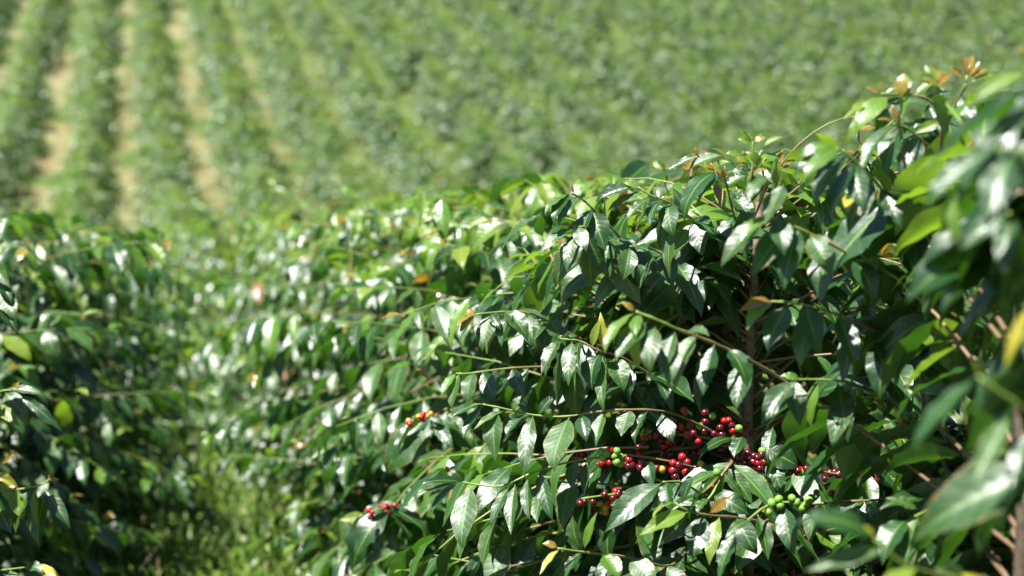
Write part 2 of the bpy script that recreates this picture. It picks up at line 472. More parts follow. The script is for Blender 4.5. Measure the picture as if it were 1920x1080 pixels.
def grow_bush(rng, H=1.45, R=0.62, nbr=54, base=np.zeros(3), leaf_len=0.115, dens=1.0, step=0.055, cherry=0.0, skirt=0.14, fresh0=0.03, taper=False):
    """stem polyline, branches with their leaves"""
    lean = rng.normal(0, 0.035, 2)
    hs = np.linspace(-0.15, H * 0.97, 9)
    stem = np.array([stem_point(base, H, h, lean) + np.array((*(rng.normal(0, 0.006, 2)), 0)) for h in hs])
    branches = []
    az = rng.uniform(0, 6.28)
    for i in range(nbr):
        f = (i + rng.uniform(0, 0.8)) / nbr
        h = H * (skirt + (0.97 - skirt) * f)
        az += math.pi * 0.5 + rng.normal(0.35, 0.3) if i % 2 else math.pi
        prof = (0.85 + 0.30 * math.sin(min(1, f / 0.45) * math.pi / 2)) if f < 0.5 else 1.15 - 0.72 * ((f - 0.5) / 0.5) ** 2.2
        if taper: prof = 1.12 - 0.86 * f ** 1.1
        Lb = R * prof * rng.uniform(0.75, 1.12)
        elev = -0.05 + 1.05 * f ** 2 + rng.normal(0, 0.12)
        p = stem_point(base, H, h, lean); pts = [p]
        d = np.array((math.cos(az) * math.cos(elev), math.sin(az) * math.cos(elev), math.sin(elev)))
        nseg = 7; sag = rng.uniform(0.06, 0.20) * (0.5 + f)
        bend = rng.normal(0, 0.05)
        for s in range(nseg):
            d = unit(d - Z * sag * (0.35 + 0.65 * s / nseg) + np.cross(Z, d) * bend)
            p = p + d * Lb / nseg; pts.append(p)
        b = Branch(pts, 0.0042 * (0.6 + 0.5 * (1 - f)))
        fresh = fresh0 + 0.9 * max(0, f - 0.62) / 0.38
        dress(rng, b, rng.uniform(0.06, 0.24), step / dens, None, leaf_len * (1 - 0.18 * f), fresh, tip_bronze=0.05 + 1.3 * max(0, f - 0.5))
        branches.append(b)
        if Lb > 0.4 and rng.random() < 0.45 * dens:       # a side twig
            q, T = b.at(rng.uniform(0.35, 0.6))
            sd = unit(np.cross(T, Z)) * rng.choice((-1, 1))
            d2 = unit(T * 0.7 + sd * 0.7 - Z * 0.05); pp = [q]
            for s in range(4):
                d2 = unit(d2 - Z * 0.1); q = q + d2 * Lb * 0.11; pp.append(q)
            b2 = Branch(pp, 0.0026); dress(rng, b2, 0.25, step, None, leaf_len * 0.95, fresh, tip_bronze=0.05 + 0.6 * max(0, f - 0.5))
            branches.append(b2)
        if cherry > 0 and f < 0.75 and rng.random() < cherry:
            tone = rng.choice(['ripe', 'mixed', 'green'], p=[0.5, 0.3, 0.2])
            for t in np.arange(0.15, 0.62, 0.055 / Lb):
                if rng.random() < 0.25: continue
                q, T = b.at(t); a = unit(np.cross(T, Z)); c = np.cross(a, T)
                for s in range(int(rng.integers(3, 9))):
                    an = rng.uniform(0, 6.28)
                    off = (a * math.cos(an) + c * math.sin(an)) * rng.uniform(0.008, 0.013) + T * rng.uniform(-0.014, 0.014)
                    col = {'ripe': rng.choice(['r', 'w', 'w']), 'mixed': rng.choice(['r', 'w', 'g', 'y']), 'green': 'g'}[tone]
                    b.cherries.append((q + off - Z * 0.003, str(col), rng.uniform(0.0058, 0.0075)))
    # orthotropic tip shoots
    for k in range(18):
        p = stem[-1] + np.array((*(rng.normal(0, 0.05 if k < 3 else R * 0.38, 2)), -0.06)) * (k > 0); pts = [p]
        if k >= 3: p = p - Z * (0.02 + 0.35 * np.linalg.norm((p - stem[-1])[:2]) ** 2); pts = [p]
        d = unit(np.array((*(rng.normal(0, 0.25 + 0.2 * k, 2)), 1)))
        for s in range(4):
            p = p + d * rng.uniform(0.02, 0.045); pts.append(p)
        b = Branch(pts, 0.003)
        dress(rng, b, 0.3, 0.045, None, leaf_len * 0.68, 1.2, tip_bronze=0.7)
        branches.append(b)
    return stem, branches

# ------------------------------------------------------------------ ground
gx = np.concatenate([np.linspace(-260, -45, 18), np.linspace(-42, 42, 85), np.linspace(45, 260, 18)])
gy = np.concatenate([np.linspace(-40, -2, 12), np.linspace(-1, 30, 63), np.linspace(31, 100, 70), np.linspace(105, 420, 30)])
GX, GY = np.meshgrid(gx, gy)
GV = np.stack([GX, GY, ground_z(GX, GY)], axis=-1).reshape(-1, 3)
nx, ny = len(gx), len(gy)
ii, jj = np.meshgrid(np.arange(nx - 1), np.arange(ny - 1))
b0 = (jj * nx + ii).ravel()
GF = np.stack([b0, b0 + 1, b0 + nx + 1, b0 + nx], axis=1)
ground = obj("ground", mesh_np("ground", GV, GF, None, [M_GROUND]))
tag(ground, kind="structure", label="sloping plantation ground with bare soil strips and dry grass between coffee rows")

# ------------------------------------------------------------------ near bushes
ORD = ["first", "second", "third", "fourth", "fifth", "sixth", "seventh", "eighth", "ninth", "tenth", "eleventh", "twelfth", "thirteenth",
       "fourteenth", "fifteenth", "sixteenth", "seventeenth", "eighteenth", "nineteenth", "twentieth", "twenty-first", "twenty-second",
       "twenty-third", "twenty-fourth", "twenty-fifth", "twenty-sixth", "twenty-seventh", "twenty-eighth", "twenty-ninth", "thirtieth"]
class Bush: pass
near, mid = [], []
STEP = 0.95
for k, z0, zn in ((1, 0.82, 27.0), (0, 2.6, 27.0)):
    z = z0; n = 0
    while z < zn:
        x = float(row_xy(k, z)) + RNG.normal(0, 0.05)
        if n < 3 and k == 1: x = float(row_xy(k, z))
        y = depth_to_y(x, z)
        b = Bush(); b.row = k; b.n = n; b.z = z; b.base = np.array((x, y, float(ground_z(x, y))))
        (near if z < 7.5 else mid).append(b)
        z += STEP; n += 1

for b in near:
    rng = np.random.default_rng(100 + b.row * 50 + b.n)
    H = 1.42 + rng.normal(0, 0.04); R = 0.74 if b.z < 4.5 else (0.84 if b.row else 0.92)
    dens = 1.05; nb = 160 if b.n == 3 else 130
    if b.row == 1 and b.n == 0: H, R, nb = 1.40, 0.55, 80
    if b.row == 1 and b.n == 1: H, R, nb = 1.42, 0.62, 180
    if b.row == 1 and b.n == 2: H, R, nb = 1.44, 0.66, 205
    b.stem, b.branches = grow_bush(rng, H, R, nb, b.base, 0.125 if b.z < 5 else 0.12, dens, cherry=0.5 if (b.row == 1 and b.n in (1, 2)) else 0.0)
    b.H = H
    b.branches = [br for br in b.branches]

def bush(row, n):
    return next(b for b in near if b.row == row and b.n == n)

# leaves of the free growth that would stand before the observed sprays are left off
def keep(b, lf, slack=0.0):
    c = lf.pos + lf.R[:, 1] * lf.L * 0.5
    px, py, z = to_px(c)
    if z < 0.75: return False
    if b.row == 1 and b.n <= 2 and -200 < px < 2100 and -100 < py < 1200:
        crest = np.interp(px, [640, 760, 1000, 1100, 1200, 1300, 1400, 1480, 1560, 1620, 1700, 1800, 1900], [430, 400, 368, 356, 340, 292, 262, 282, 258, 170, 140, 125, 90])
        if py - 18 < crest: return False
        lim = np.interp(px, [760, 1440, 1500, 1600, 1700, 1800, 1900], [2.44, 2.46, 2.02, 1.86, 1.74, 1.54, 1.42])
        if z < lim - slack: return False
        if px < np.interp(py, [380, 600, 800, 1000], [1000, 860, 770, 740]): return False
        if 1590 < px < 1740 and 715 < py < 825 and z < 2.1: return False
        if 1125 < px < 1470 and 765 < py < 905 and z < 2.62: return False
    if b.row == 1 and b.n > 2 and py < np.interp(px, [640, 800, 1000, 1200], [412, 374, 348, 325]) and z < 7: return False
    if b.row == 1 and b.n == 3 and px < 590: return False
    if b.row == 0 and px > -90 and (z < 3.6 or py < np.interp(px, [0, 300], [404, 436])): return False
    return True

# ---- single branches and leaves observed in the photograph, given by where they stand (pixel and depth)
def observed(b, pts, leaves=(), cherries=(), r=0.0023, z=None, link=True, short=False):
    P = [at(x, y, d) for x, y, d in pts]
    if link:
        first = P[0]
        hz = np.clip(first[2] - b.base[2] - 0.12, 0.1, b.H * 0.95)
        hz = float(np.clip(hz + RNG.normal(0, 0.05), 0.08, b.H * 0.95))
        if short: hz = float(np.clip(first[2] - b.base[2] - 0.25, 0.3, b.H * 0.9))
        root = np.array([np.interp(hz, b.stem[:, 2] - b.base[2], b.stem[:, a]) for a in range(3)])
        m1 = root * 0.5 + first * 0.5 + Z * 0.02 + FW * 0.14
        if b.row == 1 and b.n == 0: m1 = at(2250, pts[0][1] + 40, 1.0)
        P = [root, m1] + P
    # smooth the polyline (Catmull-Rom)
    Q = []
    E = [P[0]] + P + [P[-1]]
    for i in range(1, len(E) - 2):
        for s in np.linspace(0, 1, 4, endpoint=False):
            p0, p1, p2, p3 = E[i - 1], E[i], E[i + 1], E[i + 2]
            Q.append(0.5 * ((2 * p1) + (-p0 + p2) * s + (2 * p0 - 5 * p1 + 4 * p2 - p3) * s * s + (-p0 + 3 * p1 - 3 * p2 + p3) * s ** 3))
    Q.append(P[-1])
    br = Branch(Q, r if pts[0][2] > 1.55 else 0.0017, 0.0014); br.hero = True
    br.rad = br.rad * (1 + 0.45 * (np.arange(len(br.rad)) % 3 == 1))       # swollen nodes
    zs = np.array([p[2] for p in pts]); xs = np.array([(p[0], p[1]) for p in pts])
    for lf in leaves:
        bx, by, tx, ty = lf[:4]; w = lf[4] if len(lf) > 4 else None; kind = lf[5] if len(lf) > 5 else 'm'
        dz = lf[6] if len(lf) > 6 else None; nh = lf[7] if len(lf) > 7 else None
        zb = zs[np.argmin(((xs - (bx, by)) ** 2).sum(1))]
        p0 = at(bx, by, zb)
        if dz is None: dz = -0.03 if ty > by else 0.0
        p1 = at(tx, ty, zb + dz)
        L = np.linalg.norm(p1 - p0)
        ch = p1 - p0
        side = np.sign(tx - bx) if abs(tx - bx) > 12 else RNG.choice((-1, 1))
        nr = -FW * 0.62 + UP * 0.55 + RT * (-0.30 + 0.15 * side) + RNG.normal(0, 0.16, 3)
        if nh is not None: nr = RT * nh[0] + UP * nh[1] - FW * nh[2]
        wid = 1.0 if w is None else (w / FPX * zb) / (0.42 * L)
        wid = float(np.clip(wid * (1.02 if zb > 1.5 else 0.8), 0.6, 1.6))
        v = int(RNG.integers(0, 20)) if kind in 'mf' else int(RNG.integers(0, 4))
        br.leaves.append(Leaf(p0, ch, nr, L, kind, v, wid, True))
    for c in cherries:
        x, y, col = c[:3]; d = c[3] if len(c) > 3 else zs[np.argmin(((xs - (x, y)) ** 2).sum(1))] - 0.008
        br.cherries.append((at(x, y, d), col, 0.0064 * RNG.uniform(0.94, 1.08)))
    b.branches.append(br)
    if link and not short:
        inner = Branch(np.array(Q[1:12]), 0.002); inner.pts = inner.pts - Z * 0.001
        dress(RNG, inner, 0.05, 0.042, None, 0.12, 0.05, tip_bronze=0.0)
        for lf in inner.leaves:
            lf.kind = 'm'
        inner.leaves = [lf for lf in inner.leaves if keep(b, lf, 0.22)]
        br.leaves += inner.leaves
    return br

F_ = bush(1, 2); N_ = bush(1, 1); NN = bush(1, 0); LB = bush(0, 0)
# A: upper fruiting branch
observed(F_, [(1400, 850, 2.5), (1340, 812, 2.42), (1260, 775, 2.34), (1190, 768, 2.29), (1120, 772, 2.28), (1060, 781, 2.27), (1000, 778, 2.27), (940, 765, 2.26), (905, 758, 2.26)],
  [(905, 758, 843, 786, 22), (905, 760, 868, 822, 26), (928, 765, 930, 866, 36), (945, 770, 888, 806, 22), (1000, 778, 984, 895, 44, 'm', -.05), (985, 775, 945, 822, 26), (1068, 782, 1040, 886, 54, 'm', -.05),
   (1135, 772, 1118, 838, 28), (1180, 766, 1165, 818, 40), (1215, 770, 1192, 835, 30), (905, 757, 880, 762, 9, 'f'), (960, 770, 978, 742, 18), (1010, 778, 1040, 740, 26), (1090, 778, 1100, 830, 28), (1240, 775, 1262, 830, 32)],
  [(1283, 770, 'r'), (1322, 774, 'w'), (1322, 790, 'w'), (1312, 799, 'g'), (1320, 809, 'w'), (1276, 800, 'r'), (1292, 798, 'w'), (1358, 789, 'r'), (1371, 797, 'w'), (1350, 802, 'w'), (1338, 813, 'w'), (1353, 815, 'w'),
   (1385, 803, 'g'), (1393, 810, 'r'), (1400, 797, 'w'), (1336, 780, 'g'), (1366, 788, 'r'), (1288, 814, 'r'), (1309, 828, 'r'), (1374, 808, 'r'), (1262, 790, 'w'), (1300, 812, 'w'), (1410, 812, 'w'), (1268, 812, 'w')])
# B: lower fruiting branch
observed(F_, [(1430, 905, 2.46), (1370, 890, 2.4), (1310, 878, 2.34), (1250, 864, 2.3), (1190, 855, 2.29), (1130, 857, 2.28), (1060, 868, 2.27), (1000, 886, 2.26), (940, 911, 2.25), (890, 908, 2.25), (865, 903, 2.25)],
  [(866, 903, 776, 940, 28), (866, 903, 790, 908, 18), (860, 906, 810, 968, 28), (884, 910, 868, 1031, 46, 'm', -.05), (966, 908, 958, 1003, 36, 'm', -.05), (955, 911, 922, 992, 20), (990, 895, 994, 976, 28), (1012, 884, 1037, 978, 32),
   (1080, 864, 1076, 920, 26), (1104, 862, 1096, 928, 20), (1030, 877, 1004, 862, 14), (870, 903, 852, 880, 20), (1215, 862, 1225, 915, 26)],
  [(1145, 844, 'r'), (1127, 847, 'g'), (1137, 850, 'g'), (1130, 858, 'g'), (1156, 846, 'g'), (1152, 855, 'g'), (1164, 857, 'g'), (1156, 866, 'g'), (1164, 869, 'g'), (1179, 862, 'r'), (1184, 872, 'w'), (1178, 874, 'w'), (1200, 877, 'w'),
   (1205, 868, 'w'), (1232, 878, 'w'), (1241, 880, 'y'), (1262, 868, 'r'), (1261, 882, 'r'), (1279, 857, 'r'), (1288, 866, 'r'), (1285, 885, 'r'), (1266, 894, 'w'), (1304, 878, 'w'), (1314, 872, 'y'), (1318, 877, 'w'), (1317, 887, 'w'), (1307, 887, 'w'), (1272, 872, 'w')])
# D: clump of dark cherries further in
observed(F_, [(1500, 890, 2.5), (1450, 872, 2.42), (1410, 862, 2.36), (1375, 862, 2.34)],
  [(1376, 822, 1310, 866, 26, 'm', -.03), (1392, 818, 1376, 858, 44, 'm', -.03), (1436, 842, 1496, 876, 42, 'm', 0), (1440, 860, 1470, 930, 40), (1450, 800, 1440, 870, 34)],
  [(1369, 866, 'w'), (1385, 859, 'w'), (1395, 858, 'w'), (1401, 850, 'w'), (1412, 866, 'r'), (1421, 868, 'r'), (1433, 867, 'r'), (1428, 853, 'w'), (1429, 845, 'g'), (1395, 886, 'r'), (1410, 879, 'w'), (1404, 868, 'w'), (1420, 858, 'w'),
   (1398, 876, 'w'), (1424, 878, 'w'), (1388, 870, 'w'), (1414, 855, 'w'), (1434, 858, 'w'), (1408, 888, 'w'), (1380, 878, 'w')])
# fruit deeper in the bush
CR = np.random.default_rng(77)
def fruiting(b, pts, n, tones):
    br = observed(b, pts)
    P = np.array([p for p in pts], float)
    for q in range(n):
        t = CR.uniform(0, len(P) - 1.001); i = int(t); f = t - i
        f = round(f * 3) / 3
        c = P[i] * (1 - f) + P[i + 1] * f
        br.cherries.append((at(c[0] + CR.normal(0, 9), c[1] + abs(CR.normal(0, 9)) - 4, c[2] + CR.uniform(-0.015, 0.012)), str(CR.choice(tones)), 0.0062 * CR.uniform(0.9, 1.1)))
fruiting(F_, [(1400, 850, 2.62), (1340, 825, 2.56), (1270, 815, 2.52), (1210, 822, 2.5)], 34, ['w', 'w', 'r'])
fruiting(F_, [(1330, 935, 2.6), (1240, 915, 2.5), (1160, 925, 2.46), (1090, 935, 2.44)], 26, ['w', 'w', 'r'])
fruiting(F_, [(1640, 880, 2.5), (1580, 890, 2.42), (1520, 880, 2.38), (1470, 885, 2.36)], 26, ['w', 'w', 'w', 'r', 'g'])
fruiting(N_, [(1880, 860, 2.1), (1820, 850, 2.08), (1760, 845, 2.06)], 14, ['w', 'w', 'r', 'g'])
fruiting(bush(1, 3), [(830, 772, 3.0), (800, 780, 2.84), (775, 783, 2.78)], 15, ['r', 'r', 'y'])
fruiting(bush(1, 3), [(760, 945, 3.1), (725, 952, 2.98), (702, 958, 2.92)], 11, ['r', 'r', 'w'])
# E: short leafy twig before the cherries
observed(F_, [(1372, 868, 2.26), (1352, 893, 2.23), (1338, 922, 2.2), (1326, 938, 2.19)],
  [(1363, 876, 1411, 946, 40, 'm', -.02), (1356, 886, 1396, 938, 20, 'm', 0), (1336, 930, 1405, 966, 38, 'm', -.02), (1348, 884, 1288, 914, 26), (1330, 934, 1308, 968, 26, 'm'), (1345, 890, 1318, 918, 22)], [(1344, 886, 'g')], r=0.003)
# F: bright shoot low at the front
observed(F_, [(1440, 975, 2.25), (1380, 970, 2.12), (1320, 965, 2.04), (1285, 955, 2.0), (1265, 942, 2.0)],
  [(1265, 942, 1224, 972, 16, 'f'), (1290, 960, 1198, 1004, 44, 'f'), (1300, 892, 1279, 946, 34, 'm', 0), (1320, 966, 1300, 1050, 46), (1350, 968, 1330, 1060, 40, 'f'), (1380, 970, 1420, 1040, 40), (1330, 962, 1370, 930, 20, 'b')])
# G: big wavy leaf and neighbours
observed(F_, [(1330, 930, 2.3), (1280, 905, 2.2), (1244, 904, 2.15)], [(1244, 904, 1134, 998, 48, 'm', -.03), (1275, 905, 1230, 955, 26), (1250, 904, 1262, 960, 28)])
# H: low twig with a bronze tip
observed(F_, [(1260, 1060, 2.3), (1180, 1045, 2.15), (1100, 1036, 2.08), (1045, 1028, 2.05)],
  [(1045, 1026, 1017, 1019, 14, 'b', 0), (1048, 1030, 1012, 1078, 20, 'y'), (1090, 1032, 1074, 966, 34, 'm', 0), (1095, 1030, 1120, 960, 14, 'f', 0), (1090, 1036, 1060, 1090, 36), (1150, 1042, 1120, 1110, 44), (1180, 1046, 1230, 1100, 40), (1130, 1040, 1160, 1090, 36, 'f')])
# crest shoots
observed(F_, [(1190, 470, 2.45), (1140, 420, 2.36), (1113, 393, 2.33), (1090, 372, 2.31), (1070, 362, 2.3)],
  [(1069, 362, 1038, 420, 33), (1085, 367, 1047, 426, 30), (1113, 396, 1136, 471, 44, 'm', -.03), (1070, 362, 1022, 402, 22), (1110, 390, 1094, 452, 34), (1076, 362, 1070, 345, 7, 'd', 0), (1082, 362, 1086, 336, 12, 'f', .03)])
observed(F_, [(1160, 470, 2.42), (1120, 430, 2.33), (1090, 425, 2.3), (1076, 426, 2.3)],
  [(1075, 427, 1010, 480, 30), (1083, 434, 1062, 510, 34), (1082, 424, 1100, 473, 26), (1096, 440, 1042, 540, 48, 'm', .02), (1074, 424, 1048, 422, 10, 'b', 0), (1105, 450, 1110, 540, 44, 'm', .02), (1100, 440, 1126, 510, 36, 'm', .02)])
observed(F_, [(1300, 520, 2.5), (1230, 470, 2.36), (1182, 462, 2.3)], [(1180, 465, 1168, 526, 46, 'm', -.02), (1195, 462, 1215, 470, 20), (1215, 466, 1200, 540, 40), (1240, 475, 1262, 540, 38)])
observed(F_, [(1330, 440, 2.5), (1290, 405, 2.4), (1255, 380, 2.33), (1222, 367, 2.31), (1196, 350, 2.31)],
  [(1194, 349, 1117, 381, 26, 'm', 0), (1211, 362, 1139, 396, 26, 'm', 0), (1222, 370, 1175, 420, 26), (1242, 375, 1219, 420, 30, 'm', -.05), (1254, 380, 1265, 449, 36, 'm', -.04), (1238, 372, 1258, 370, 9, 'b', 0), (1232, 372, 1230, 352, 7, 'b', 0),
   (1262, 385, 1242, 470, 34, 'm', .02), (1270, 390, 1256, 522, 36), (1200, 352, 1170, 345, 12, 'f', 0), (1290, 405, 1262, 352, 22, 'm', 0), (1300, 412, 1318, 480, 36)])
observed(F_, [(1395, 470, 2.52), (1375, 400, 2.44), (1362, 345, 2.38), (1354, 318, 2.36), (1345, 300, 2.36)],
  [(1353, 291, 1293, 320, 26, 'm', 0), (1311, 291, 1252, 320, 20, 'm', 0), (1343, 323, 1284, 418, 44, 'm', -.05), (1351, 329, 1311, 384, 22), (1355, 336, 1339, 314, 11, 'b', 0), (1357, 336, 1358, 311, 11, 'b', 0), (1309, 294, 1303, 272, 9, 'b', 0),
   (1342, 345, 1353, 388, 20, 'd'), (1365, 360, 1398, 372, 20, 'm'), (1372, 372, 1410, 420, 34), (1360, 350, 1400, 330, 22), (1378, 405, 1350, 470, 36), (1380, 410, 1400, 490, 36)])
observed(F_, [(1385, 470, 2.55), (1395, 390, 2.5), (1409, 325, 2.48), (1411, 290, 2.48), (1411, 266, 2.48)],
  [(1410, 268, 1384, 237, 7, 'f', 0), (1409, 270, 1383, 260, 14, 'f', 0), (1408, 270, 1400, 248, 15, 'f', 0, (0, .5, 1)), (1413, 267, 1436, 257, 12, 'b', 0), (1415, 270, 1428, 250, 13, 'f', .02), (1430, 277, 1470, 257, 15, 'f', 0), (1413, 300, 1431, 277, 4, 'f', 0), (1420, 293, 1465, 306, 24, 'f', 0),
   (1390, 293, 1361, 287, 18, 'f', 0), (1410, 312, 1390, 292, 4, 'f', 0), (1405, 330, 1370, 322, 18, 'm', 0), (1412, 320, 1450, 345, 24, 'm')])
# V: hanging spray in focus
observed(F_, [(1250, 720, 2.45), (1170, 672, 2.34), (1125, 658, 2.3), (1088, 640, 2.29), (1068, 637, 2.28), (1050, 635, 2.28)],
  [(1050, 636, 1015, 702, 22), (1054, 639, 1023, 708, 28), (1073, 640, 1066, 724, 34, 'm', -.04), (1088, 641, 1086, 692, 30, 'm', -.05), (1056, 655, 1043, 762, 32, 'm', .02), (1125, 664, 1111, 732, 40), (1080, 690, 1086, 778, 44, 'm', .02), (1131, 668, 1134, 775, 30, 'm', -.04),
   (1045, 635, 1054, 628, 5, 'b', 0), (1150, 672, 1170, 735, 36), (1110, 652, 1128, 600, 16, 'f', 0), (1135, 660, 1126, 585, 14, 'y', 0), (1180, 682, 1182, 745, 30)])
# mid-left sprays of the same bush
observed(F_, [(1100, 640, 2.6), (1000, 590, 2.55), (940, 585, 2.5), (890, 590, 2.48)],
  [(890, 590, 858, 612, 18, 'b'), (895, 590, 862, 640, 26), (925, 586, 905, 660, 34), (945, 585, 990, 640, 34), (965, 586, 940, 650, 34), (985, 588, 1010, 660, 34), (1010, 592, 1000, 670, 36), (1030, 600, 1060, 650, 36), (920, 586, 940, 620, 26)])
observed(F_, [(1150, 720, 2.6), (1050, 690, 2.6), (960, 690, 2.56), (880, 700, 2.54), (855, 700, 2.54)],
  [(855, 700, 828, 745, 20, 'f'), (862, 700, 850, 770, 30), (890, 699, 880, 760, 34), (905, 697, 930, 750, 34), (930, 694, 915, 760, 34), (960, 690, 985, 745, 34), (990, 690, 975, 760, 34)])
# U: near spray, in front of the focus
observed(N_, [(1480, 720, 2.0), (1400, 672, 1.92), (1330, 640, 1.86), (1270, 617, 1.82), (1228, 598, 1.8), (1192, 584, 1.8)],
  [(1192, 586, 1134, 662, 34, 'f'), (1197, 590, 1192, 634, 26, 'f'), (1213, 604, 1154, 676, 40), (1229, 612, 1220, 704, 38), (1266, 617, 1240, 706, 34), (1308, 626, 1266, 736, 48), (1262, 625, 1254, 726, 36), (1190, 583, 1165, 566, 14, 'b', 0), (1290, 620, 1330, 630, 26), (1205, 598, 1196, 690, 34, 'f', .02), (1340, 646, 1318, 742, 44), (1365, 655, 1400, 730, 46), (1400, 672, 1380, 770, 46)])
# shoots of the next bush, nearer and higher
observed(N_, [(1745, 300, 1.95), (1785, 215, 1.88), (1808, 165, 1.84), (1813, 142, 1.84)],
  [(1812, 144, 1806, 101, 15, 'b', 0, (0, .3, 1)), (1816, 144, 1838, 114, 15, 'b', 0), (1808, 146, 1778, 124, 12, 'b', 0), (1819, 144, 1856, 132, 13, 'b', 0), (1785, 140, 1730, 150, 20, 'f', 0), (1795, 175, 1752, 180, 18, 'm', 0), (1814, 140, 1826, 104, 12, 'b', .02), (1820, 155, 1868, 145, 18, 'f', 0), (1800, 180, 1830, 240, 30)])
observed(N_, [(1800, 250, 1.95), (1745, 190, 1.88), (1700, 178, 1.84), (1652, 176, 1.82)],
  [(1660, 174, 1718, 155, 16, 'b', 0), (1652, 172, 1654, 148, 8, 'b', 0), (1650, 175, 1620, 163, 8, 'b', 0), (1652, 180, 1588, 268, 30, 'f', 0), (1640, 190, 1582, 225, 26, 'f'), (1665, 184, 1602, 256, 36, 'f'), (1700, 180, 1690, 220, 26, 'f'), (1745, 192, 1680, 200, 30, 'm', 0), (1740, 195, 1762, 250, 32), (1715, 182, 1760, 150, 16, 'f', 0), (1690, 180, 1640, 255, 34)])
observed(N_, [(1790, 330, 1.95), (1735, 270, 1.85), (1700, 240, 1.8), (1675, 232, 1.78)],
  [(1676, 233, 1612, 345, 34, 'm', -.04), (1690, 236, 1660, 330, 44), (1680, 230, 1674, 196, 10, 'b', 0), (1672, 228, 1646, 224, 8, 'b', 0), (1720, 255, 1700, 350, 44), (1740, 275, 1790, 330, 40), (1715, 250, 1770, 225, 26, 'f', 0), (1760, 300, 1745, 400, 46)])
observed(N_, [(1700, 420, 1.9), (1645, 345, 1.78), (1600, 300, 1.72), (1568, 277, 1.7)],
  [(1568, 276, 1484, 334, 28, 'm', 0), (1575, 278, 1500, 350, 26, 'f'), (1588, 288, 1530, 394, 44, 'm', -.03), (1605, 300, 1560, 410, 46), (1600, 305, 1620, 400, 44), (1630, 330, 1590, 440, 46), (1650, 350, 1690, 430, 46), (1600, 365, 1590, 400, 24, 'y', -.05), (1560, 272, 1492, 300, 22, 'f', 0)])
observed(N_, [(1680, 540, 1.9), (1580, 470, 1.82), (1500, 430, 1.78), (1440, 405, 1.76)],
  [(1440, 404, 1352, 500, 50, 'm', 0), (1450, 408, 1385, 460, 34, 'f'), (1480, 420, 1410, 520, 50), (1500, 428, 1470, 545, 50), (1520, 440, 1560, 520, 48), (1460, 410, 1470, 480, 44), (1440, 330, 1402, 380, 40, 'm'), (1470, 345, 1435, 420, 44), (1440, 318, 1412, 330, 16, 'b', 0), (1560, 460, 1540, 570, 52), (1600, 480, 1640, 570, 50)])
observed(N_, [(1720, 660, 1.95), (1640, 620, 1.88), (1570, 590, 1.84), (1500, 570, 1.82), (1445, 565, 1.82)],
  [(1445, 564, 1385, 585, 22, 'b'), (1450, 566, 1400, 620, 34, 'f'), (1480, 570, 1440, 660, 46), (1510, 574, 1530, 660, 48), (1540, 582, 1500, 690, 50), (1570, 590, 1600, 690, 52), (1610, 605, 1580, 720, 54), (1640, 620, 1680, 710, 54), (1670, 635, 1650, 750, 54)])
observed(N_, [(1680, 760, 2.0), (1600, 720, 1.95), (1540, 712, 1.92), (1490, 712, 1.9)],
  [(1536, 714, 1522, 804, 32, 'f', 0), (1492, 714, 1428, 798, 46), (1500, 712, 1462, 705, 20, 'f', 0), (1570, 716, 1590, 830, 52), (1600, 722, 1560, 840, 50), (1480, 712, 1500, 800, 40)],
  [(1628, 751, 'g', 2.0), (1645, 745, 'g', 2.0), (1658, 741, 'g', 2.0), (1653, 762, 'g', 2.0), (1612, 734, 'g', 2.0), (1640, 733, 'y', 2.0), (1582, 805, 'r', 2.05), (1572, 808, 'w', 2.05)])
observed(N_, [(1800, 800, 2.0), (1740, 790, 2.0), (1700, 795, 2.0)], [(1740, 810, 1720, 900, 54), (1750, 795, 1770, 900, 50)],
  [(1701, 783, 'g'), (1715, 779, 'g'), (1697, 799, 'g'), (1708, 812, 'g'), (1690, 788, 'y'), (1713, 797, 'g')])
observed(N_, [(1800, 935, 2.2), (1700, 935, 2.18), (1600, 940, 2.15), (1520, 945, 2.12), (1445, 945, 2.1), (1375, 1000, 2.0)],
  [(1380, 998, 1350, 1090, 44), (1420, 965, 1440, 1050, 44), (1470, 948, 1490, 1040, 46), (1540, 945, 1520, 1020, 46), (1620, 940, 1650, 1010, 44), (1410, 975, 1360, 1010, 30)],
  [(1447, 943, 'g'), (1460, 936, 'g'), (1463, 948, 'g'), (1440, 960, 'g'), (1485, 934, 'g'), (1512, 946, 'g'), (1516, 938, 'g'), (1494, 942, 'g'), (1505, 952, 'g'), (1640, 948, 'g'), (1632, 958, 'g'), (1555, 950, 'g'), (1560, 925, 'w'), (1606, 884, 'w', 2.2)])
observed(N_, [(1830, 860, 2.0), (1790, 895, 1.92), (1760, 940, 1.85), (1700, 978, 1.8)],
  [(1785, 928, 1850, 1022, 50, 'm', 0), (1745, 962, 1765, 1085, 56), (1722, 970, 1700, 1060, 44), (1700, 976, 1655, 1060, 46), (1740, 935, 1650, 955, 34), (1720, 955, 1660, 935, 30, 'm', 0), (1760, 940, 1800, 980, 26), (1770, 960, 1730, 1080, 50), (1700, 978, 1700, 1090, 44)], [(1769, 882, 'g'), (1778, 890, 'g')])
